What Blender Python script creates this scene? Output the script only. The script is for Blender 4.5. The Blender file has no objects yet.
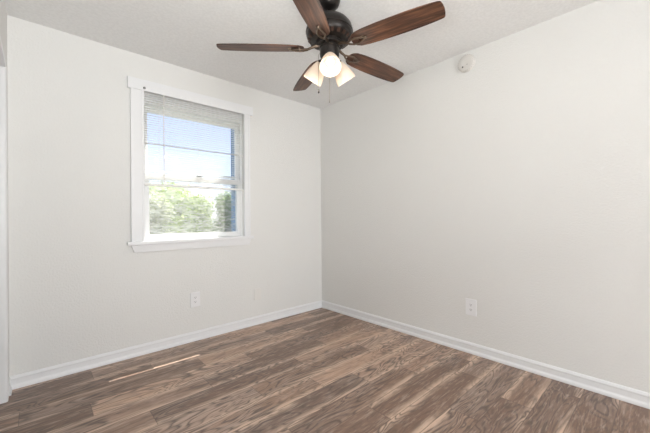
import bpy, bmesh, math, random
from mathutils import Vector, Matrix
S = bpy.context.scene
C = S.collection
PI = math.pi

# ------------------------------------------------------------------ camera
cam_loc = Vector((-2.58805, -2.91122, 1.10777)); yaw = 0.832053; pit = 0.001378; rol = -0.0076618; fpx = 316.43
F = Vector((math.cos(pit)*math.cos(yaw), math.cos(pit)*math.sin(yaw), math.sin(pit)))
R0 = Vector((math.sin(yaw), -math.cos(yaw), 0)); U0 = R0.cross(F)
R2 = R0*math.cos(rol)+U0*math.sin(rol); U2 = -R0*math.sin(rol)+U0*math.cos(rol)
cd = bpy.data.cameras.new('camera'); cam = bpy.data.objects.new('camera', cd); C.objects.link(cam)
m = Matrix((R2, U2, -F)).transposed().to_4x4(); m.translation = cam_loc
cam.matrix_world = m
cd.sensor_width = 36; cd.lens = fpx/650*36; cd.clip_start = 0.02; cd.clip_end = 300
S.camera = cam

# ------------------------------------------------------------------ world, sun, two added fill lamps, exposure
w = bpy.data.worlds.new('sky'); S.world = w; w.use_nodes = True
wn = w.node_tree; bg = wn.nodes['Background']
sky = wn.nodes.new('ShaderNodeTexSky'); sky.sky_type = 'NISHITA'; sky.sun_disc = False
sky.sun_elevation = math.radians(67.5); sky.sun_rotation = math.radians(45); sky.dust_density = 0.7; sky.air_density = 1.0
tint = wn.nodes.new('ShaderNodeMix'); tint.data_type = 'RGBA'; tint.blend_type = 'MULTIPLY'; tint.inputs[0].default_value = 1; tint.inputs[7].default_value = (1.16, .99, 1.03, 1)
haze = wn.nodes.new('ShaderNodeMix'); haze.data_type = 'RGBA'; haze.inputs[0].default_value = .7; haze.inputs[7].default_value = (2.75, 3.1, 4.05, 1)
wn.links.new(sky.outputs[0], tint.inputs[6]); wn.links.new(tint.outputs[2], haze.inputs[6]); wn.links.new(haze.outputs[2], bg.inputs[0]); bg.inputs[1].default_value = 0.29
sd = bpy.data.lights.new('sun', 'SUN'); sd.energy = 17.0; sd.angle = math.radians(0.35); sd.color = (1, .95, .87)
so = bpy.data.objects.new('sun', sd); C.objects.link(so)
so.rotation_euler = Vector((-.292, -.307, -1)).to_track_quat('-Z', 'Y').to_euler()
def area(name, loc, direction, sx, sy, power, col):
    l = bpy.data.lights.new(name, 'AREA'); l.shape = 'RECTANGLE'; l.size = sx; l.size_y = sy; l.energy = power; l.color = col
    o = bpy.data.objects.new(name, l); C.objects.link(o); o.location = loc
    o.rotation_euler = Vector(direction).to_track_quat('-Z', 'Y').to_euler(); return o
area('added_back_fill', (-1.62, -6.56, 1.08), (-.15, 1, 0.02), 2.0, 2.0, 92, (.985, 1, .99))  # unseen fill lamp added at the back to brighten the walls
area('added_upward_fill', (-2.58, -2.72, 1.30), (.12, .40, 1), .4, .4, 30, (.98, .99, .97))  # unseen upward fill added beside the camera to brighten the ceiling
S.view_settings.view_transform = 'Standard'; S.view_settings.look = 'None'; S.view_settings.gamma = 1
S.view_settings.exposure = 0.12; S.view_settings.use_curve_mapping = False

# ------------------------------------------------------------------ materials
class NT:
    def __init__(s, name):
        s.m = bpy.data.materials.new(name); s.m.use_nodes = True; s.t = s.m.node_tree
        s.b = s.t.nodes['Principled BSDF']; s.out = s.t.nodes['Material Output']
    def n(s, kind, **kw):
        x = s.t.nodes.new('ShaderNode'+kind)
        for k, v in kw.items():
            if k in x.inputs: x.inputs[k].default_value = v
            else: setattr(x, k, v)
        return x
    def l(s, a, b): s.t.links.new(a, b)
    def math(s, op, a, b=None, c=None):
        x = s.n('Math', operation=op)
        for i, v in enumerate((a, b, c)):
            if v is None: continue
            if hasattr(v, 'links'): s.l(v, x.inputs[i])
            else: x.inputs[i].default_value = v
        return x.outputs[0]
    def ramp(s, fac, stops):
        x = s.n('ValToRGB'); e = x.color_ramp.elements
        while len(e) < len(stops): e.new(0.5)
        for el, (p, c) in zip(e, stops): el.position = p; el.color = (*c, 1)
        s.l(fac, x.inputs[0]); return x.outputs[0]
    def mix(s, fac, a, b, mode='MIX'):
        x = s.n('Mix', data_type='RGBA', blend_type=mode)
        for i, v in ((0, fac), (6, a), (7, b)):
            if hasattr(v, 'links'): s.l(v, x.inputs[i])
            else: x.inputs[i].default_value = v if i == 0 else (*v, 1)
        return x.outputs[2]
    def noise(s, vec, scale, detail=3, rough=.5, dist=0):
        x = s.n('TexNoise', Scale=scale, Detail=detail, Roughness=rough, Distortion=dist)
        s.l(vec, x.inputs['Vector']); return x.outputs['Fac']
    def coord(s, scale=(1, 1, 1)):
        c = s.n('TexCoord'); mp = s.n('Mapping'); mp.inputs['Scale'].default_value = scale
        s.l(c.outputs['Object'], mp.inputs[0]); return mp.outputs[0]
    def bump(s, h, strength, dist):
        b = s.n('Bump', Strength=strength, Distance=dist); s.l(h, b.inputs['Height']); s.l(b.outputs[0], s.b.inputs['Normal'])
    def set(s, col=None, rough=None, metal=None, spec=None):
        if col: s.b.inputs['Base Color'].default_value = (*col, 1)
        if rough is not None: s.b.inputs['Roughness'].default_value = rough
        if metal is not None: s.b.inputs['Metallic'].default_value = metal
        if spec is not None: s.b.inputs['Specular IOR Level'].default_value = spec

def plain(name, col, rough=.5, metal=0, spec=.5, var=.04, scale=30):
    t = NT(name); t.set(col, rough, metal, spec)
    f = t.noise(t.coord(), scale, 3)
    t.l(t.mix(f, tuple(c*(1-var) for c in col), tuple(min(1, c*(1+var)) for c in col)), t.b.inputs['Base Color'])
    return t.m

def wall_mat():
    t = NT('wall_paint'); t.set((.79, .775, .745), .75, spec=.25)
    co = t.coord()
    f = t.noise(co, 3, 2)
    t.l(t.mix(f, (.775, .771, .752), (.79, .787, .770)), t.b.inputs['Base Color'])
    h = t.noise(co, 85, 3, .55)
    t.bump(t.ramp(h, [(.35, (0, 0, 0)), (.65, (1, 1, 1))]), .35, .003)
    return t.m
def ceiling_mat():
    t = NT('textured_ceiling_paint'); t.set((.72, .70, .67), .9, spec=.1)
    co = t.coord()
    a = t.noise(co, 55, 4, .6)
    t.l(t.mix(t.ramp(a, [(.38, (0, 0, 0)), (.62, (1, 1, 1))]), (.81, .81, .805), (.86, .86, .855)), t.b.inputs['Base Color'])
    t.bump(a, .38, .006)
    return t.m

def floor_mat():
    t = NT('vinyl_plank'); t.set(rough=.36, spec=.6)
    at = t.n('Attribute', attribute_name='plank'); sp = t.n('SeparateColor'); t.l(at.outputs['Color'], sp.inputs[0])
    tone, seed = sp.outputs[0], sp.outputs[1]
    uv = t.n('Attribute', attribute_name='edge'); us = t.n('SeparateColor'); t.l(uv.outputs['Color'], us.inputs[0])
    tc = t.n('TexCoord'); sx = t.n('SeparateXYZ'); t.l(tc.outputs['Object'], sx.inputs[0])
    def vec(kx, ky):
        cx = t.n('CombineXYZ'); t.l(t.math('MULTIPLY', sx.outputs[0], kx), cx.inputs[0])
        t.l(t.math('MULTIPLY', sx.outputs[1], ky), cx.inputs[1]); t.l(t.math('MULTIPLY', seed, 57.0), cx.inputs[2]); return cx.outputs[0]
    # cathedral grain = contour lines of a stretched noise
    big = t.noise(vec(1.7, 7.5), 1.0, 2.5, .5, .6)
    tri = t.math('ABSOLUTE', t.math('SUBTRACT', t.math('FRACT', t.math('MULTIPLY', big, 15.0)), .5))
    line = t.ramp(tri, [(.0, (1,)*3), (.13, (.6,)*3), (.30, (0, 0, 0))])
    fine = t.noise(vec(9, 80), 1.0, 3, .65)
    mid = t.noise(vec(1.5, 20), 1.0, 4, .62, .5)
    patch = t.noise(vec(1.6, 4), 1.0, 2, .5)
    # lighter tan along the long edges of a plank, as printed
    v = us.outputs[1]
    edge = t.math('ABSOLUTE', t.math('SUBTRACT', v, .5))
    edgef = t.math('MULTIPLY', t.ramp(edge, [(.24, (0, 0, 0)), (.44, (1, 1, 1))]), t.ramp(t.noise(vec(1.1, 3), 1.0, 1), [(.40, (0, 0, 0)), (.52, (.8,)*3)]))
    base = t.ramp(t.math('ADD', t.math('MULTIPLY', mid, .46), t.math('MULTIPLY', tone, .50)),
                  [(.28, (.165, .103, .074)), (.40, (.28, .185, .135)), (.54, (.42, .288, .212)), (.68, (.64, .455, .345))])
    tint = t.mix(t.ramp(t.math('FRACT', t.math('MULTIPLY', seed, 7.3)), [(.35, (0, 0, 0)), (.8, (1, 1, 1))]), (1.05, .98, .92), (.99, .99, 1.0))
    base = t.mix(1.0, base, tint, 'MULTIPLY')
    grey = t.mix(t.ramp(patch, [(.50, (0, 0, 0)), (.74, (.45,)*3)]), base, (.35, .272, .228))
    e1 = t.mix(edgef, grey, (.62, .445, .33))
    c1 = t.mix(t.math('MULTIPLY', line, t.ramp(patch, [(.36, (.25,)*3), (.56, (.95,)*3)])), e1, (.085, .055, .042))
    c2 = t.mix(t.ramp(fine, [(.52, (0, 0, 0)), (.72, (.42,)*3)]), c1, (.58, .46, .375))
    c3 = t.mix(t.ramp(fine, [(.28, (.5, .5, .5)), (.44, (0, 0, 0))]), c2, (.085, .055, .042))
    seam = t.math('MAXIMUM', t.math('GREATER_THAN', edge, .484), t.math('GREATER_THAN', t.math('ABSOLUTE', t.math('SUBTRACT', us.outputs[0], .5)), .4978))
    c4 = t.mix(t.math('MULTIPLY', seam, .5), c3, (.07, .045, .035))
    hs = t.n('HueSaturation', Value=1.18, Saturation=.98); t.l(c4, hs.inputs['Color']); t.l(hs.outputs[0], t.b.inputs['Base Color'])
    t.bump(fine, .06, .001)
    return t.m

def wood_blade():
    t = NT('blade_walnut'); t.set(rough=.42, spec=.4)
    co = t.coord((3, 40, 3)); f = t.noise(co, 1.5, 5, .6, .6)
    g = t.noise(t.coord((6, 10, 6)), 1.2, 3, .6)
    c = t.ramp(f, [(.34, (.022, .011, .008)), (.5, (.085, .036, .020)), (.68, (.185, .085, .045))])
    c = t.mix(t.ramp(g, [(.48, (0, 0, 0)), (.72, (.55, .55, .55))]), c, (.06, .032, .022))
    t.l(c, t.b.inputs['Base Color']); return t.m

def glass_mat():
    t = NT('window_glass'); tr = t.n('BsdfTransparent', Color=(.96, .975, .98, 1)); g = t.n('BsdfGlossy', Roughness=.02)
    mx = t.n('MixShader', Fac=.03); t.l(tr.outputs[0], mx.inputs[1]); t.l(g.outputs[0], mx.inputs[2]); t.l(mx.outputs[0], t.out.inputs[0])
    return t.m
def screen_mat():
    t = NT('insect_screen_mesh'); tr = t.n('BsdfTransparent'); d = t.n('BsdfTranslucent', Color=(.75, .75, .70, 1)); d2 = t.n('BsdfDiffuse', Color=(.6, .6, .58, 1))
    f = t.noise(t.coord((14, 14, 60)), 1.0, 3, .7)
    a = t.n('MixShader', Fac=.4); t.l(d.outputs[0], a.inputs[1]); t.l(d2.outputs[0], a.inputs[2])
    mx = t.n('MixShader'); t.l(t.ramp(f, [(.4, (.24,)*3), (.6, (.52,)*3)]), mx.inputs[0])
    t.l(tr.outputs[0], mx.inputs[1]); t.l(a.outputs[0], mx.inputs[2]); t.l(mx.outputs[0], t.out.inputs[0]); return t.m
def shade_mat():
    t = NT('frosted_glass_shade'); tl = t.n('BsdfTranslucent', Color=(.84, .71, .57, 1)); d = t.n('BsdfDiffuse', Color=(.80, .75, .68, 1)); g = t.n('BsdfGlossy', Roughness=.25)
    a = t.n('MixShader', Fac=.66); t.l(tl.outputs[0], a.inputs[1]); t.l(d.outputs[0], a.inputs[2])
    mx = t.n('MixShader', Fac=.04); t.l(a.outputs[0], mx.inputs[1]); t.l(g.outputs[0], mx.inputs[2]); t.l(mx.outputs[0], t.out.inputs[0]); return t.m
def emis(name, col, st):
    t = NT(name); e = t.n('Emission', Color=(*col, 1), Strength=st); t.l(e.outputs[0], t.out.inputs[0]); return t.m
def leaf_mat(name, a, b, through=.35):
    t = NT(name); t.set(rough=.5)
    f = t.noise(t.coord(), 9, 3)
    c = t.mix(f, a, b); t.l(c, t.b.inputs['Base Color'])
    tl = t.n('BsdfTranslucent'); t.l(c, tl.inputs[0]); mx = t.n('MixShader', Fac=through)
    t.l(t.b.outputs[0], mx.inputs[1]); t.l(tl.outputs[0], mx.inputs[2]); t.l(mx.outputs[0], t.out.inputs[0]); return t.m

WALL = wall_mat(); CEIL = ceiling_mat(); FLOOR = floor_mat()
TRIM = plain('white_trim_paint', (.82, .825, .835), .38, var=.01)
VINYL = plain('white_vinyl', (.80, .81, .81), .35, var=.01)
BLIND = plain('blind_vinyl', (.82, .81, .785), .4, var=.02)
SLAT = leaf_mat('slat_vinyl', (.89, .88, .86), (.87, .86, .83), .2)
PLATE = plain('white_plastic', (.84, .84, .85), .3, var=.01)
PLATE_WALL = plain('painted_plate', (.79, .775, .745), .5, var=.01)
SLOT = plain('dark_slot', (.03, .03, .03), .6)
METAL = plain('oil_rubbed_bronze', (.030, .026, .024), .32, metal=.75, var=.25)
IRON = plain('brushed_bronze_arm', (.16, .12, .09), .35, metal=.85, var=.2)
GREY = plain('grey_hardware', (.25, .25, .25), .4, metal=.6)
CHAIN = plain('chain_brass', (.20, .16, .12), .4, metal=.6)
BLADE = wood_blade(); GLASS = glass_mat(); SCREEN = screen_mat(); SHADE = shade_mat()
BULB = emis('lit_bulb', (1, .78, .55), 2.3)
BLUE = plain('blue_exterior_paint', (.11, .23, .40), .6)
GRASS = plain('lawn', (.13, .135, .09), .9, var=.3, scale=4)

# ------------------------------------------------------------------ helpers
def obj(name, bm, mat, parent=None, smooth=False, recalc=True):
    if recalc: bmesh.ops.recalc_face_normals(bm, faces=bm.faces)
    me = bpy.data.meshes.new(name); bm.to_mesh(me); bm.free(); me.materials.append(mat)
    if smooth:
        for p in me.polygons: p.use_smooth = True
        try: me.set_sharp_from_angle(angle=math.radians(smooth if smooth is not True else 40))
        except Exception: pass
    o = bpy.data.objects.new(name, me); C.objects.link(o)
    if parent: o.parent = parent
    return o
def tag(o, label, cat, group=None):
    o['label'] = label; o['category'] = cat
    if group: o['group'] = group
    return o
def thing(name, label, cat, loc=(0, 0, 0), rot=(0, 0, 0), group=None):
    o = bpy.data.objects.new(name, None); o.empty_display_size = .05; C.objects.link(o); o.location = loc; o.rotation_euler = rot
    return tag(o, label, cat, group)
def struct(name, bm, mat, parent=None, smooth=False):
    o = obj(name, bm, mat, parent, smooth)
    if not parent: o['kind'] = 'structure'
    return o
def box(bm, x0, x1, y0, y1, z0, z1, bev=0, M=None):
    vs = [bm.verts.new((x, y, z)) for x in (x0, x1) for y in (y0, y1) for z in (z0, z1)]
    fs = [bm.faces.new([vs[i] for i in q]) for q in ((0, 1, 3, 2), (4, 6, 7, 5), (0, 4, 5, 1), (2, 3, 7, 6), (0, 2, 6, 4), (1, 5, 7, 3))]
    bmesh.ops.recalc_face_normals(bm, faces=fs)
    if bev:
        es = list({e for f in fs for e in f.edges})
        r = bmesh.ops.bevel(bm, geom=es, offset=bev, segments=2, profile=.5, affect='EDGES')
        vs = list({v for f in r['faces'] for v in f.verts} | {v for v in vs if v.is_valid})
    if M: bmesh.ops.transform(bm, matrix=M, verts=vs)
    return vs
def B(*a, **k): bm = bmesh.new(); box(bm, *a, **k); return bm
def lathe(bm, prof, seg=48, M=None, close=False):
    rings = []
    for r, z in prof:
        if r < 1e-6: rings.append([bm.verts.new((0, 0, z))])
        else: rings.append([bm.verts.new((r*math.cos(2*PI*i/seg), r*math.sin(2*PI*i/seg), z)) for i in range(seg)])
    for a, b in zip(rings, rings[1:]):
        for i in range(seg):
            j = (i+1) % seg
            if len(a) == 1 and len(b) == 1: continue
            if len(a) == 1: bm.faces.new((a[0], b[i], b[j]))
            elif len(b) == 1: bm.faces.new((a[i], a[j], b[0]))
            else: bm.faces.new((a[i], a[j], b[j], b[i]))
    if M: bmesh.ops.transform(bm, matrix=M, verts=[v for r in rings for v in r])
def tube(bm, pts, rad, seg=10):
    pts = [Vector(p) for p in pts]; rings = []
    rr = rad if isinstance(rad, (list, tuple)) else [rad]*len(pts)
    up = Vector((0, 0, 1))
    for i, p in enumerate(pts):
        d = (pts[min(i+1, len(pts)-1)]-pts[max(i-1, 0)]).normalized()
        a = d.cross(up) if abs(d.dot(up)) < .95 else d.cross(Vector((1, 0, 0)))
        a.normalize(); b = d.cross(a)
        rings.append([bm.verts.new(p+(a*math.cos(2*PI*k/seg)+b*math.sin(2*PI*k/seg))*rr[i]) for k in range(seg)])
    for a, b in zip(rings, rings[1:]):
        for k in range(seg): bm.faces.new((a[k], a[(k+1) % seg], b[(k+1) % seg], b[k]))
    bm.faces.new(rings[0]); bm.faces.new(rings[-1][::-1])
def extrude_profile(bm, prof, a, b, axis, sign):
    """prof: (offset from the wall, z); runs from a to b along axis; sign = side the offset goes to"""
    def P(d, z, s): return (s, sign*d, z) if axis == 'x' else (sign*d, s, z)
    ra = [bm.verts.new(P(d, z, a)) for d, z in prof]; rb = [bm.verts.new(P(d, z, b)) for d, z in prof]
    n = len(prof)
    for i in range(n): bm.faces.new((ra[i], ra[(i+1) % n], rb[(i+1) % n], rb[i]))
    bm.faces.new(ra[::-1]); bm.faces.new(rb)

# ------------------------------------------------------------------ room shell
H = 2.44; XE = -2.725; YB = -6.5; TW = .14
WX0, WX1, WZ0, WZ1 = -1.938, -1.043, .905, 2.165           # window opening
bm = bmesh.new()
box(bm, XE-.8, WX0, 0, TW, -.1, H+.1); box(bm, WX1, .14, 0, TW, -.1, H+.1)
box(bm, WX0, WX1, 0, TW, -.1, WZ0); box(bm, WX0, WX1, 0, TW, WZ1, H+.1)
struct('wall_window_side', bm, WALL)
struct('wall_right', B(0, .14, YB-.1, 0, -.1, H+.1), WALL)
# wall on the left of the picture: a narrow return, then the closet opening
OY0, OY1, OZ = -.175, -1.75, 2.045
bm = bmesh.new()
box(bm, XE-.10, XE, OY0, 0, -.1, H+.1); box(bm, XE-.10, XE, YB-.1, OY1, -.1, H+.1); box(bm, XE-.10, XE, OY1, OY0, OZ, H+.1)
struct('wall_left', bm, WALL)
bm = bmesh.new()
box(bm, XE-.75, XE-.70, -2.0, 0, -.1, H+.1); box(bm, XE-.75, XE-.10, -2.05, -2.0, -.1, H+.1)
struct('wall_closet', bm, WALL)
bm = bmesh.new()
DX0, DX1, DZ = -2.65, -.58, 2.12  # unseen opening added in the back wall for the fill lamp
box(bm, XE-.1, DX0, YB-.1, YB, -.1, H+.1); box(bm, DX1, .14, YB-.1, YB, -.1, H+.1); box(bm, DX0, DX1, YB-.1, YB, DZ, H+.1)
struct('wall_back', bm, WALL)
struct('ceiling', B(XE-.8, .14, YB-.1, .14, H, H+.1), CEIL)
# floor: sheet of planks laid along the window wall, staggered joints
rng = random.Random(11)
RW = .165; PL = 1.012
joints = {0: -.75, 1: -1.29, 2: -1.956, 3: -1.655, 4: -1.345, 5: -.73, 6: -1.10, 7: -1.555, 8: -1.206, 9: -.945, 10: -.61, 11: -.15, 12: -.36, 13: -.83, 14: -.50, 15: -.165, 16: -.97}
bm = bmesh.new(); lp = bm.loops.layers.color.new('plank'); le = bm.loops.layers.color.new('edge')
def plank(x0, x1, y0, y1):
    tone = rng.choice([.12, .28, .4, .5, .62, .8]) + rng.uniform(-.06, .06); sdv = rng.random()
    vs = [bm.verts.new(p) for p in ((x0, y0, 0), (x1, y0, 0), (x1, y1, 0), (x0, y1, 0))]
    f = bm.faces.new(vs)
    for i, l in enumerate(f.loops): l[lp] = (tone, sdv, 0, 1); l[le] = ((0, 1, 1, 0)[i], (0, 0, 1, 1)[i], 0, 1)
for n in range(-1, 42):
    y1 = -.055-(n-1)*RW; y0 = y1-RW
    y1c, y0c = min(y1, .14), max(y0, YB-.1)
    if y1c <= y0c: continue
    j = joints.get(n, rng.uniform(-1, 0)); x = j
    while x > XE-.8: x -= PL
    while x < .14:
        a, b = max(x, XE-.8), min(x+PL, .14)
        if b > a: plank(a, b, y0c, y1c)
        x += PL
bmesh.ops.recalc_face_normals(bm, faces=bm.faces)
for f in bm.faces:
    if f.normal.z < 0: f.normal_flip()
fl = obj('floor', bm, FLOOR, recalc=False); fl['kind'] = 'structure'
sub = obj('slab', B(XE-.8, .14, YB-.1, .14, -.1, -.004), GREY, fl)

# baseboards
BP = [(0, 0), (.018, 0), (.018, .010), (.016, .018), (.0105, .027), (.0095, .032), (.0095, .060), (.0115, .064), (.0115, .070), (.006, .082), (.002, .085), (0, .085)]
bm = bmesh.new(); extrude_profile(bm, BP, XE+.0, .0, 'x', -1); struct('baseboard_window_side', bm, TRIM)
bm = bmesh.new(); extrude_profile(bm, BP, -.0, YB, 'y', -1); bmesh.ops.transform(bm, matrix=Matrix.Identity(4), verts=bm.verts); struct('baseboard_right', bm, TRIM)
bm = bmesh.new(); extrude_profile(bm, [(d*.75, z) for d, z in BP], 0, -.105, 'y', 1); bmesh.ops.translate(bm, vec=(XE, 0, 0), verts=bm.verts); struct('baseboard_left', bm, TRIM)

# closet opening: rounded jamb casing
bm = bmesh.new()
pr = [(XE-.10, OY0+.001), (XE-.10, OY0-.014), (XE-.02, OY0-.014)]
for k in range(7):
    a = PI/2*k/6; pr.append((XE-.011+.014*math.sin(a), OY0-.0+(-.014)*math.cos(a)))
pr += [(XE+.003, OY0+.055), (XE+.0, OY0+.06), (XE-.0005, OY0+.001)]
ra = [bm.verts.new((x, y, 0)) for x, y in pr]; rb = [bm.verts.new((x, y, OZ+.012)) for x, y in pr]
n = len(pr)
for i in range(n): bm.faces.new((ra[i], ra[(i+1) % n], rb[(i+1) % n], rb[i]))
bm.faces.new(ra[::-1]); bm.faces.new(rb)
d1 = struct('door_1', bm, TRIM, smooth=30)
obj('head_casing', B(XE-.10, XE+.003, OY1, OY0-.014, OZ-.014, OZ+.012, bev=.003), TRIM, d1)
obj('side_casing', B(XE-.10, XE+.003, OY1-.06, OY1+.014, 0, OZ+.012, bev=.003), TRIM, d1)
obj('bracket', B(XE-.052, XE-.026, OY0-.030, OY0-.014, OZ-.062, OZ-.046, bev=.002), GREY, d1)

# ------------------------------------------------------------------ window
bm = bmesh.new()
CY = -.019
box(bm, -2.030, WX0, CY, 0, .905, 2.150, bev=.003)          # side casings, with a raised back band
box(bm, WX1, -.985, CY, 0, .905, 2.150, bev=.003)
box(bm, -2.034, -2.016, CY-.005, 0, .905, 2.150, bev=.002); box(bm, -.999, -.981, CY-.005, 0, .905, 2.150, bev=.002)
box(bm, -1.955, -1.939, CY-.003, 0, .905, 2.150, bev=.002); box(bm, -1.042, -1.028, CY-.003, 0, .905, 2.150, bev=.002)
w1 = struct('window_1', bm, TRIM)
bm = bmesh.new(); box(bm, -2.053, -.945, CY-.006, 0, 2.146, 2.236, bev=.004); obj('head_casing', bm, TRIM, w1)
bm = bmesh.new(); box(bm, -2.062, -.952, -.036, .0, .893, .922, bev=.004); box(bm, WX0+.001, WX1-.001, -.002, .135, .893, .922, bev=.001); obj('window_sill', bm, TRIM, w1)
bm = bmesh.new()
pf = [(-2.035, .893), (-.972, .893), (-.99, .834), (-2.012, .834)]
ra = [bm.verts.new((x, 0, z)) for x, z in pf]; rb = [bm.verts.new((x, -.016 - (.006 if i < 2 else 0), z)) for i, (x, z) in enumerate(pf)]
for i in range(4): bm.faces.new((ra[i], ra[(i+1) % 4], rb[(i+1) % 4], rb[i]))
bm.faces.new(ra[::-1]); bm.faces.new(rb); obj('apron', bm, TRIM, w1)
# jamb liner inside the opening
bm = bmesh.new()
JX0, JX1 = WX0+.012, WX1-.012
box(bm, WX0, JX0, .031, .138, .922, WZ1); box(bm, JX1, WX1, .031, .138, .922, WZ1); box(bm, JX0, JX1, .031, .138, 2.062, WZ1)
for xa, xb in ((JX0, JX0+.010), (JX1-.010, JX1)):
    box(bm, xa, xb, .030, .038, .922, 2.062); box(bm, xa, xb, .072, .078, .922, 2.062)
obj('window_frame', bm, VINYL, w1)
def sash(name, y0, y1, zb, zt, stile, rb_, rt, glass_name):
    bm = bmesh.new(); a, b = JX0+.001, JX1-.001
    box(bm, a, a+stile, y0, y1, zb, zt, bev=.003); box(bm, b-stile, b, y0, y1, zb, zt, bev=.003)
    box(bm, a+stile, b-stile, y0+.001, y1-.001, zb, zb+rb_, bev=.003); box(bm, a+stile, b-stile, y0+.001, y1-.001, zt-rt, zt, bev=.003)
    s = obj(name, bm, VINYL, w1)
    obj(glass_name, B(a+stile-.003, b-stile+.003, (y0+y1)/2-.002, (y0+y1)/2+.002, zb+rb_-.003, zt-rt+.003), GLASS, s)
    return s
ls = sash('lower_sash', .039, .070, .922, 1.488, .036, .048, .046, 'pane')
us = sash('upper_sash', .079, .108, 1.44, 2.060, .034, .050, .045, 'pane')
bm = bmesh.new()
box(bm, JX0, JX0+.018, .114, .124, .925, 1.525); box(bm, JX1-.018, JX1, .114, .124, .925, 1.525)
box(bm, JX0+.018, JX1-.018, .114, .124, .925, .945); box(bm, JX0+.018, JX1-.018, .114, .124, 1.507, 1.525)
sf = obj('insect_screen', bm, VINYL, w1)
bm = bmesh.new(); vs = [bm.verts.new(p) for p in ((JX0+.018, .119, .945), (JX1-.018, .119, .945), (JX1-.018, .119, 1.507), (JX0+.018, .119, 1.507))]; bm.faces.new(vs)
obj('screen_mesh', bm, SCREEN, sf)
bm = bmesh.new(); box(bm, -1.50, -1.45, .030, .045, 1.488, 1.498, bev=.002); obj('sash_lock', bm, GREY, w1)
# outside casing board, blue
bm = bmesh.new(); box(bm, -1.049, -.96, .14, .273, .75, 2.3, bev=.004); struct('trim_1', bm, BLUE)

# ------------------------------------------------------------------ mini blind
bl = thing('window_blind', 'white horizontal mini blind hanging over the upper half of the window', 'blind', ((WX0+WX1)/2, .012, 1.378))
ox, oy, oz = bl.location
def bobj(name, bm, mat, parent=bl, **k):
    bmesh.ops.translate(bm, vec=(-ox, -oy, -oz), verts=bm.verts); return obj(name, bm, mat, parent, **k)
bm = bmesh.new(); box(bm, WX0+.004, WX1-.004, -.014, .026, 2.148, 2.164, bev=.002); bobj('headrail', bm, BLIND)
bm = bmesh.new()
def slat(bm, z, tilt, yc=.010, hw=.0125, x0=WX0+.008, x1=WX1-.008):
    for k in range(4):
        pass
    N = 4; rows = []
    for k in range(N+1):
        u = -1+2*k/N; yy = u*hw; zz = .0018*(1-u*u)
        y_ = yy*math.cos(tilt)-zz*math.sin(tilt); z_ = yy*math.sin(tilt)+zz*math.cos(tilt)
        rows.append([bm.verts.new((x, yc+y_, z+z_+dz)) for dz in (0, .0006) for x in (x0, x1)])
    for a, b in zip(rows, rows[1:]):
        bm.faces.new((a[0], a[1], b[1], b[0])); bm.faces.new((a[2], b[2], b[3], a[3]))
    a = rows[0]; bm.faces.new((a[0], a[2], a[3], a[1])); a = rows[-1]; bm.faces.new((a[0], a[1], a[3], a[2]))
z = 2.132; rb_ = random.Random(3)
while z > 1.405:
    if abs(z-1.727) > .009: slat(bm, z, .06+rb_.uniform(-.03, .03))
    z -= .0188
bobj('slats', bm, SLAT)
bm = bmesh.new(); slat(bm, 1.727, .55); o = bobj('turned_slat', bm, SLAT); o['label'] = 'one slat turned almost flat toward the room'
bm = bmesh.new(); box(bm, WX0+.006, WX1-.006, -.004, .024, 1.378, 1.396, bev=.003); bobj('bottom_rail', bm, BLIND)
bm = bmesh.new(); tube(bm, [(-1.79, -.020, 2.150), (-1.79, -.020, 1.395)], .0042, 6); bobj('wand', bm, BLIND)
for x in (-1.82, -1.49, -1.15):
    bm = bmesh.new(); tube(bm, [(x, -.0045, 2.15), (x, -.0045, 1.39)], .0009, 5); tube(bm, [(x, .0245, 2.15), (x, .0245, 1.39)], .0009, 5); bobj('ladder_cord', bm, BLIND)
bm = bmesh.new(); M = Matrix.Translation((-1.936, -.024, 2.168)) @ Matrix.Rotation(PI/2, 4, 'X'); lathe(bm, [(0, -.006), (.009, -.006), (.011, 0), (.009, .006), (0, .007)], 16, M); bobj('end_bracket', bm, GREY)

# ------------------------------------------------------------------ ceiling fan
FX, FY = -1.284, -1.531
def lamp_light(M, parent):
    l = bpy.data.lights.new('bulb_light', 'POINT'); l.energy = 1.1; l.color = (1, .88, .76); l.shadow_soft_size = .025
    o = bpy.data.objects.new('bulb_light', l); C.objects.link(o); o.parent = parent; o.location = (0, 0, -.175)
fan = thing('ceiling_fan', 'bronze ceiling fan with five dark walnut blades and a three-shade light kit', 'ceiling fan', (FX, FY, 2.44))
def fobj(name, bm, mat, parent=None, **k):
    return obj(name, bm, mat, parent or fan, **k)
Z = lambda z: z-2.44
bm = bmesh.new(); lathe(bm, [(0, 0), (.068, 0), (.069, Z(2.425)), (.066, Z(2.40)), (.055, Z(2.372)), (.035, Z(2.355)), (.016, Z(2.350)), (0, Z(2.350))]); fobj('canopy', bm, METAL, smooth=35)
bm = bmesh.new(); lathe(bm, [(0, Z(2.36)), (.012, Z(2.36)), (.012, Z(2.335)), (.02, Z(2.33)), (.024, Z(2.31)), (.024, Z(2.295)), (0, Z(2.295))], 24); fobj('downrod', bm, METAL, smooth=35)
bm = bmesh.new()
lathe(bm, [(0, Z(2.308)), (.03, Z(2.308)), (.06, Z(2.302)), (.09, Z(2.290)), (.115, Z(2.272)), (.132, Z(2.250)), (.1405, Z(2.225)), (.142, Z(2.212)), (.138, Z(2.208)), (.139, Z(2.198)), (.134, Z(2.182)), (.120, Z(2.166)), (.100, Z(2.157)), (.083, Z(2.153)), (.083, Z(2.145)), (0, Z(2.145))], 64)
mh = fobj('motor_housing', bm, METAL, smooth=35)
bm = bmesh.new()
for k in range(20):
    a = 2*PI*k/20
    M = Matrix.Rotation(a, 4, 'Z') @ Matrix.Translation((.1225, 0, Z(2.1665))) @ Matrix.Rotation(math.radians(-42), 4, 'Y')
    box(bm, -.011, .011, -.009, .009, -.002, .002, bev=.001, M=M)
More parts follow.
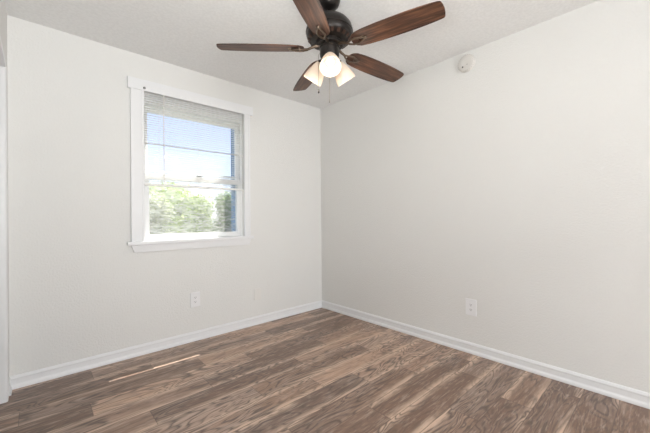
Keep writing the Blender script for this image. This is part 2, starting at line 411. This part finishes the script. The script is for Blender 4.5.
fobj('vents', bm, plain('vent_brown', (.06, .03, .02), .5, metal=.4), mh)
bm = bmesh.new(); lathe(bm, [(0, Z(2.147)), (.080, Z(2.147)), (.082, Z(2.141)), (.080, Z(2.133)), (.066, Z(2.128)), (0, Z(2.128))], 48); fobj('flywheel', bm, METAL, smooth=35)
bm = bmesh.new(); lathe(bm, [(0, Z(2.13)), (.056, Z(2.13)), (.062, Z(2.126)), (.062, Z(2.118)), (.058, Z(2.114)), (.058, Z(2.075)), (.054, Z(2.066)), (.040, Z(2.052)), (.018, Z(2.044)), (.012, Z(2.036)), (.006, Z(2.030)), (0, Z(2.030))], 48); fobj('switch_housing', bm, METAL, smooth=35)
# blades
ZB = Z(2.116); PITCH = math.radians(-12.5)
def blade_bm():
    half = [(.152, .012), (.156, .028), (.168, .041), (.19, .053), (.24, .060), (.31, .0635), (.37, .065), (.43, .065), (.49, .065), (.55, .0625), (.60, .059), (.640, .0545), (.651, .051), (.656, .045), (.661, .025)]
    out = [(r, -w_) for r, w_ in half]+[(.663, 0)]+[(r, w_) for r, w_ in half[::-1]]
    hole = [(.222+.026*math.cos(2*PI*k/20), .017*math.sin(2*PI*k/20)) for k in range(20)]
    bm = bmesh.new(); es = []
    for loop in (out, hole):
        vs = [bm.verts.new((x, y, .003)) for x, y in loop]
        es += [bm.edges.new((vs[i], vs[(i+1) % len(vs)])) for i in range(len(vs))]
    bmesh.ops.triangle_fill(bm, edges=es, use_beauty=True)
    fs = list(bm.faces)
    for f in fs:
        c = f.calc_center_median()
        if ((c.x-.222)/.026)**2+(c.y/.017)**2 < .8: bm.faces.remove(f)
    r = bmesh.ops.extrude_face_region(bm, geom=list(bm.faces))
    bmesh.ops.translate(bm, vec=(0, 0, -.006), verts=[v for v in r['geom'] if isinstance(v, bmesh.types.BMVert)])
    return bm
def iron_bm():
    bm = bmesh.new()
    # strap from the flywheel, splitting into two curved prongs that meet in the blade's slot
    tube(bm, [(.060, 0, .016), (.085, 0, .014), (.110, 0, .004), (.130, 0, -.004)], [.009, .009, .0075, .007], 10)
    for s in (-1, 1):
        tube(bm, [(.118, 0, -.001), (.135, s*.010, -.006), (.158, s*.0195, -.009), (.182, s*.021, -.010), (.205, s*.016, -.010), (.226, s*.007, -.008), (.236, 0, -.004)], [.006, .0055, .005, .005, .005, .005, .005], 8)
        lathe(bm, [(0, -.015), (.004, -.014), (.006, -.010), (.006, -.002), (0, -.002)], 12, Matrix.Translation((.180, s*.021, 0)))
    lathe(bm, [(0, -.012), (.007, -.011), (.010, -.006), (.010, .0), (0, .0)], 14, Matrix.Translation((.236, 0, 0)))
    box(bm, .196, .248, -.017, .017, .0035, .0055)
    return bm
b0 = None
for k in range(5):
    a = math.radians(-75.55+72*k)
    M = Matrix.Rotation(a, 4, 'Z') @ Matrix.Translation((0, 0, ZB)) @ Matrix.Rotation(PITCH, 4, 'X')
    if b0 is None:
        b0 = fobj('blade', blade_bm(), BLADE); i0 = obj('blade_arm', iron_bm(), IRON, b0, smooth=40); b0.matrix_local = M
    else:
        b = b0.copy(); C.objects.link(b); b.parent = fan; b.matrix_local = M
        i = i0.copy(); C.objects.link(i); i.parent = b
# light kit: arms, holders, shades, bulbs
az0 = math.atan2(cam_loc.y-FY, cam_loc.x-FX)
TILT = math.radians(35)
def shade_bm():
    p = [(.0225, .004), (.0235, .0), (.030, -.010), (.041, -.035), (.050, -.062), (.0565, -.088), (.060, -.108), (.061, -.118)]
    q = [(r-.003, z) for r, z in p[::-1]]
    bm = bmesh.new(); lathe(bm, p+q+[p[0]], 40); return bm
s0 = None
for k in range(3):
    az = az0+math.radians(2)+k*2*PI/3
    # local frame whose -Z is the shade axis
    M = Matrix.Translation((.056*math.cos(az), .056*math.sin(az), Z(2.045))) @ Matrix.Rotation(az, 4, 'Z') @ Matrix.Rotation(-TILT, 4, 'Y')
    if s0 is None:
        bm = bmesh.new(); tube(bm, [(-.035, 0, .046), (-.018, 0, .036), (-.005, 0, .02), (0, 0, .004)], .0085, 10)
        lathe(bm, [(0, .016), (.012, .016), (.020, .010), (.026, .002), (.0265, -.004), (.020, -.004), (0, -.004)], 28)
        h0 = fobj('shade_holder', bm, METAL, smooth=35); h0.matrix_local = M
        s0 = obj('lamp_shade', shade_bm(), SHADE, h0, smooth=50)
        bm = bmesh.new(); lathe(bm, [(0, -.088), (.012, -.085), (.021, -.076), (.0255, -.063), (.023, -.048), (.015, -.034), (.012, -.022), (.012, -.006), (0, -.006)], 24)
        u0 = obj('bulb', bm, BULB, h0, smooth=50); lamp_light(M, h0)
    else:
        h = h0.copy(); C.objects.link(h); h.parent = fan; h.matrix_local = M
        lamp_light(M, h)
        for c_ in (s0, u0):
            d = c_.copy(); C.objects.link(d); d.parent = h
def chain(px, py, z0, z1, fob):
    bm = bmesh.new(); tube(bm, [(px*.45, py*.45, z0+.004), (px*.8, py*.8, z0), (px, py, z0-.02), (px, py, z1)], .0011, 6)
    o = fobj('pull_chain', bm, CHAIN)
    bm = bmesh.new()
    if fob: lathe(bm, [(0, z1+.004), (.003, z1), (.0055, z1-.012), (.0055, z1-.02), (0, z1-.026)], 12, Matrix.Translation((px, py, 0)))
    else: lathe(bm, [(0, z1+.002), (.002, z1), (.0022, z1-.010), (0, z1-.012)], 10, Matrix.Translation((px, py, 0)))
    obj('fob', bm, METAL if fob else CHAIN, o, smooth=50)
# camera-facing side of the switch housing
dx, dy = math.cos(az0), math.sin(az0); rx, ry = R0.x, R0.y
chain(-.066*rx+.03*dx, -.066*ry+.03*dy, Z(2.085), Z(1.862), True)
chain(-.002*rx-.062*dx*0+.0*dx, -.002*ry, Z(2.034), Z(1.805), False)

# ------------------------------------------------------------------ wall plates
def plate_bm(w_, h_, t_=.0075):
    bm = bmesh.new(); box(bm, -w_/2, w_/2, -t_, 0, -h_/2, h_/2, bev=.0025); return bm
def outlet(label, loc, rz):
    t = thing('wall_outlet', label, 'outlet', loc, (0, 0, rz), 'duplex outlets low on the walls')
    obj('cover_plate', plate_bm(.086, .132), PLATE, t)
    for s in (-1, 1):
        bm = bmesh.new(); pts = []
        for k in range(24):
            a = 2*PI*k/24; pts.append((max(-.0155, min(.0155, .0175*math.cos(a))), .0145*math.sin(a)))
        f = bm.faces.new([bm.verts.new((x, -.0055, z+s*.0195)) for x, z in pts]); r = bmesh.ops.extrude_face_region(bm, geom=[f])
        bmesh.ops.translate(bm, vec=(0, -.0025, 0), verts=[v for v in r['geom'] if isinstance(v, bmesh.types.BMVert)])
        soc = obj('socket', bm, PLATE, t)
        bm = bmesh.new(); zz = s*.0195
        box(bm, -.0075, -.0050, -.0086, -.0078, zz-.002, zz+.007); box(bm, .0050, .0075, -.0086, -.0078, zz-.001, zz+.006)
        lathe(bm, [(0, 0), (.0028, 0), (.0028, .0008), (0, .0008)], 12, Matrix.Translation((0, -.0078, zz-.0075)) @ Matrix.Rotation(PI/2, 4, 'X'))
        obj('slots', bm, SLOT, soc)
    bm = bmesh.new(); lathe(bm, [(0, 0), (.003, 0), (.003, .0015), (0, .002)], 12, Matrix.Translation((0, -.0055, 0)) @ Matrix.Rotation(PI/2, 4, 'X')); obj('screw', bm, GREY, t)
    return t
outlet('white duplex outlet low on the wall below the window', (-1.533, 0, .371), 0)
outlet('white duplex outlet low on the plain right-hand wall', (0, -1.814, .371), -PI/2)
t = thing('blank_wall_plate', 'small blank wall plate painted wall colour, between the outlet and the corner', 'wall plate', (-.897, 0, .311))
obj('cover_plate', plate_bm(.078, .118), PLATE_WALL, t)
for s in (-1, 1):
    bm = bmesh.new(); lathe(bm, [(0, 0), (.003, 0), (.003, .001), (0, .0012)], 12, Matrix.Translation((0, -.0058, s*.042)) @ Matrix.Rotation(PI/2, 4, 'X'))
    obj('screw', bm, PLATE_WALL, t)

# ------------------------------------------------------------------ smoke detector, high on the right wall
t = thing('smoke_detector', 'round off-white smoke detector mounted high on the right wall', 'smoke detector', (0, -1.793, 2.345), (0, 0, -PI/2))
RX = Matrix.Rotation(PI/2, 4, 'X')
SDM = plain('detector_plastic', (.67, .65, .62), .5, var=.02)
bm = bmesh.new(); lathe(bm, [(0, 0), (.070, 0), (.070, .008), (.066, .011), (0, .011)], 48, RX); obj('base_plate', bm, SDM, t, smooth=35)
bm = bmesh.new(); lathe(bm, [(.064, .008), (.066, .014), (.062, .020), (.048, .0245), (.020, .026), (0, .026)], 48, RX); co = obj('cover', bm, SDM, t, smooth=35)
bm = bmesh.new()
for k in range(24):
    a = 2*PI*k/24; box(bm, -.004, .004, -.002, .002, -.001, .001, M=Matrix.Rotation(a, 4, 'Y') @ Matrix.Translation((.0635, -.0175, 0)) @ Matrix.Rotation(.9, 4, 'Z'))
obj('vent_slots', bm, plain('vent_grey', (.45, .43, .41), .6), co)
bm = bmesh.new(); lathe(bm, [(0, .024), (.006, .024), (.006, .0272), (0, .0272)], 16, RX @ Matrix.Translation((-.022, -.030, -.0005))); obj('test_button', bm, SLOT, co)
bm = bmesh.new(); lathe(bm, [(0, .024), (.0035, .024), (.0035, .0270), (0, .0270)], 12, RX @ Matrix.Translation((.014, -.018, 0))); obj('indicator', bm, GREY, co)

# ------------------------------------------------------------------ outside
bm = bmesh.new(); vs = [bm.verts.new(p) for p in ((-60, .6, -.45), (60, .6, -.45), (60, 90, -.45), (-60, 90, -.45))]; bm.faces.new(vs)
lawn = struct('ground', bm, GRASS)
def shrub(name, label, cat, x, y, w_, h_, nleaf, size, mats, seed, z0=-.45, blobs=9):
    r = random.Random(seed)
    t = thing(name, label, cat, (x, y, z0))
    bm = bmesh.new()
    for k in range(6):
        a = r.uniform(0, 2*PI); tx, ty = w_*.22*math.cos(a), w_*.22*math.sin(a)
        tube(bm, [(0, 0, 0), (tx*.4, ty*.4, h_*.3), (tx, ty, h_*.72)], [.05*h_*.5, .03*h_*.5, .008], 6)
    obj('stem', bm, plain('bark', (.16, .12, .09), .9), t)
    cs = [(r.uniform(-.3, .3)*w_, r.uniform(-.3, .3)*w_, h_*r.uniform(.25, .80), w_*r.uniform(.20, .32)) for _ in range(blobs)]
    bm = bmesh.new()
    for _ in range(nleaf):
        cx, cy, cz, cr = r.choice(cs)
        d = Vector((r.gauss(0, 1), r.gauss(0, 1), r.gauss(0, 1))).normalized()*cr*r.uniform(.55, 1.05)
        p = Vector((cx, cy, cz))+d
        if p.z < .03 or p.z > h_: continue
        n_ = (d.normalized()+Vector((r.uniform(-.8, .8), r.uniform(-.8, .8), r.uniform(-.3, 1)))).normalized()
        a = n_.orthogonal().normalized(); a.rotate(Matrix.Rotation(r.uniform(0, 2*PI), 3, n_)); b = n_.cross(a)
        s = size*r.uniform(.7, 1.3)
        bm.faces.new([bm.verts.new(p+a*s), bm.verts.new(p+b*s*.45+n_*s*.1), bm.verts.new(p-a*s), bm.verts.new(p-b*s*.45+n_*s*.1)])
    obj('foliage', bm, mats, t, recalc=False)
    return t
L1 = leaf_mat('pale_leaf', (.36, .40, .22), (.62, .63, .46)); L2 = leaf_mat('green_leaf', (.24, .33, .06), (.48, .58, .17)); L3 = leaf_mat('deep_leaf', (.08, .16, .02), (.22, .34, .07))
shrub('shrub', 'pale sunlit shrub seen through the left of the lower window pane', 'shrub', -.15, 8.0, 1.5, 2.45, 9000, .06, L1, 1, blobs=14)
shrub('shrub', 'yellow-green shrub seen through the middle of the lower window pane', 'shrub', 1.35, 8.1, 1.55, 2.6, 9000, .06, L2, 2, blobs=14)
shrub('shrub', 'deep green shrub in the clear strip at the right of the lower pane', 'shrub', 2.82, 8.3, 1.5, 2.75, 9000, .06, L3, 3, blobs=14)
shrub('tree', 'low broad tree half hidden behind the shrubs outside the window', 'tree', 1.6, 13, 4.0, 3.1, 9000, .11, L2, 4, blobs=18)
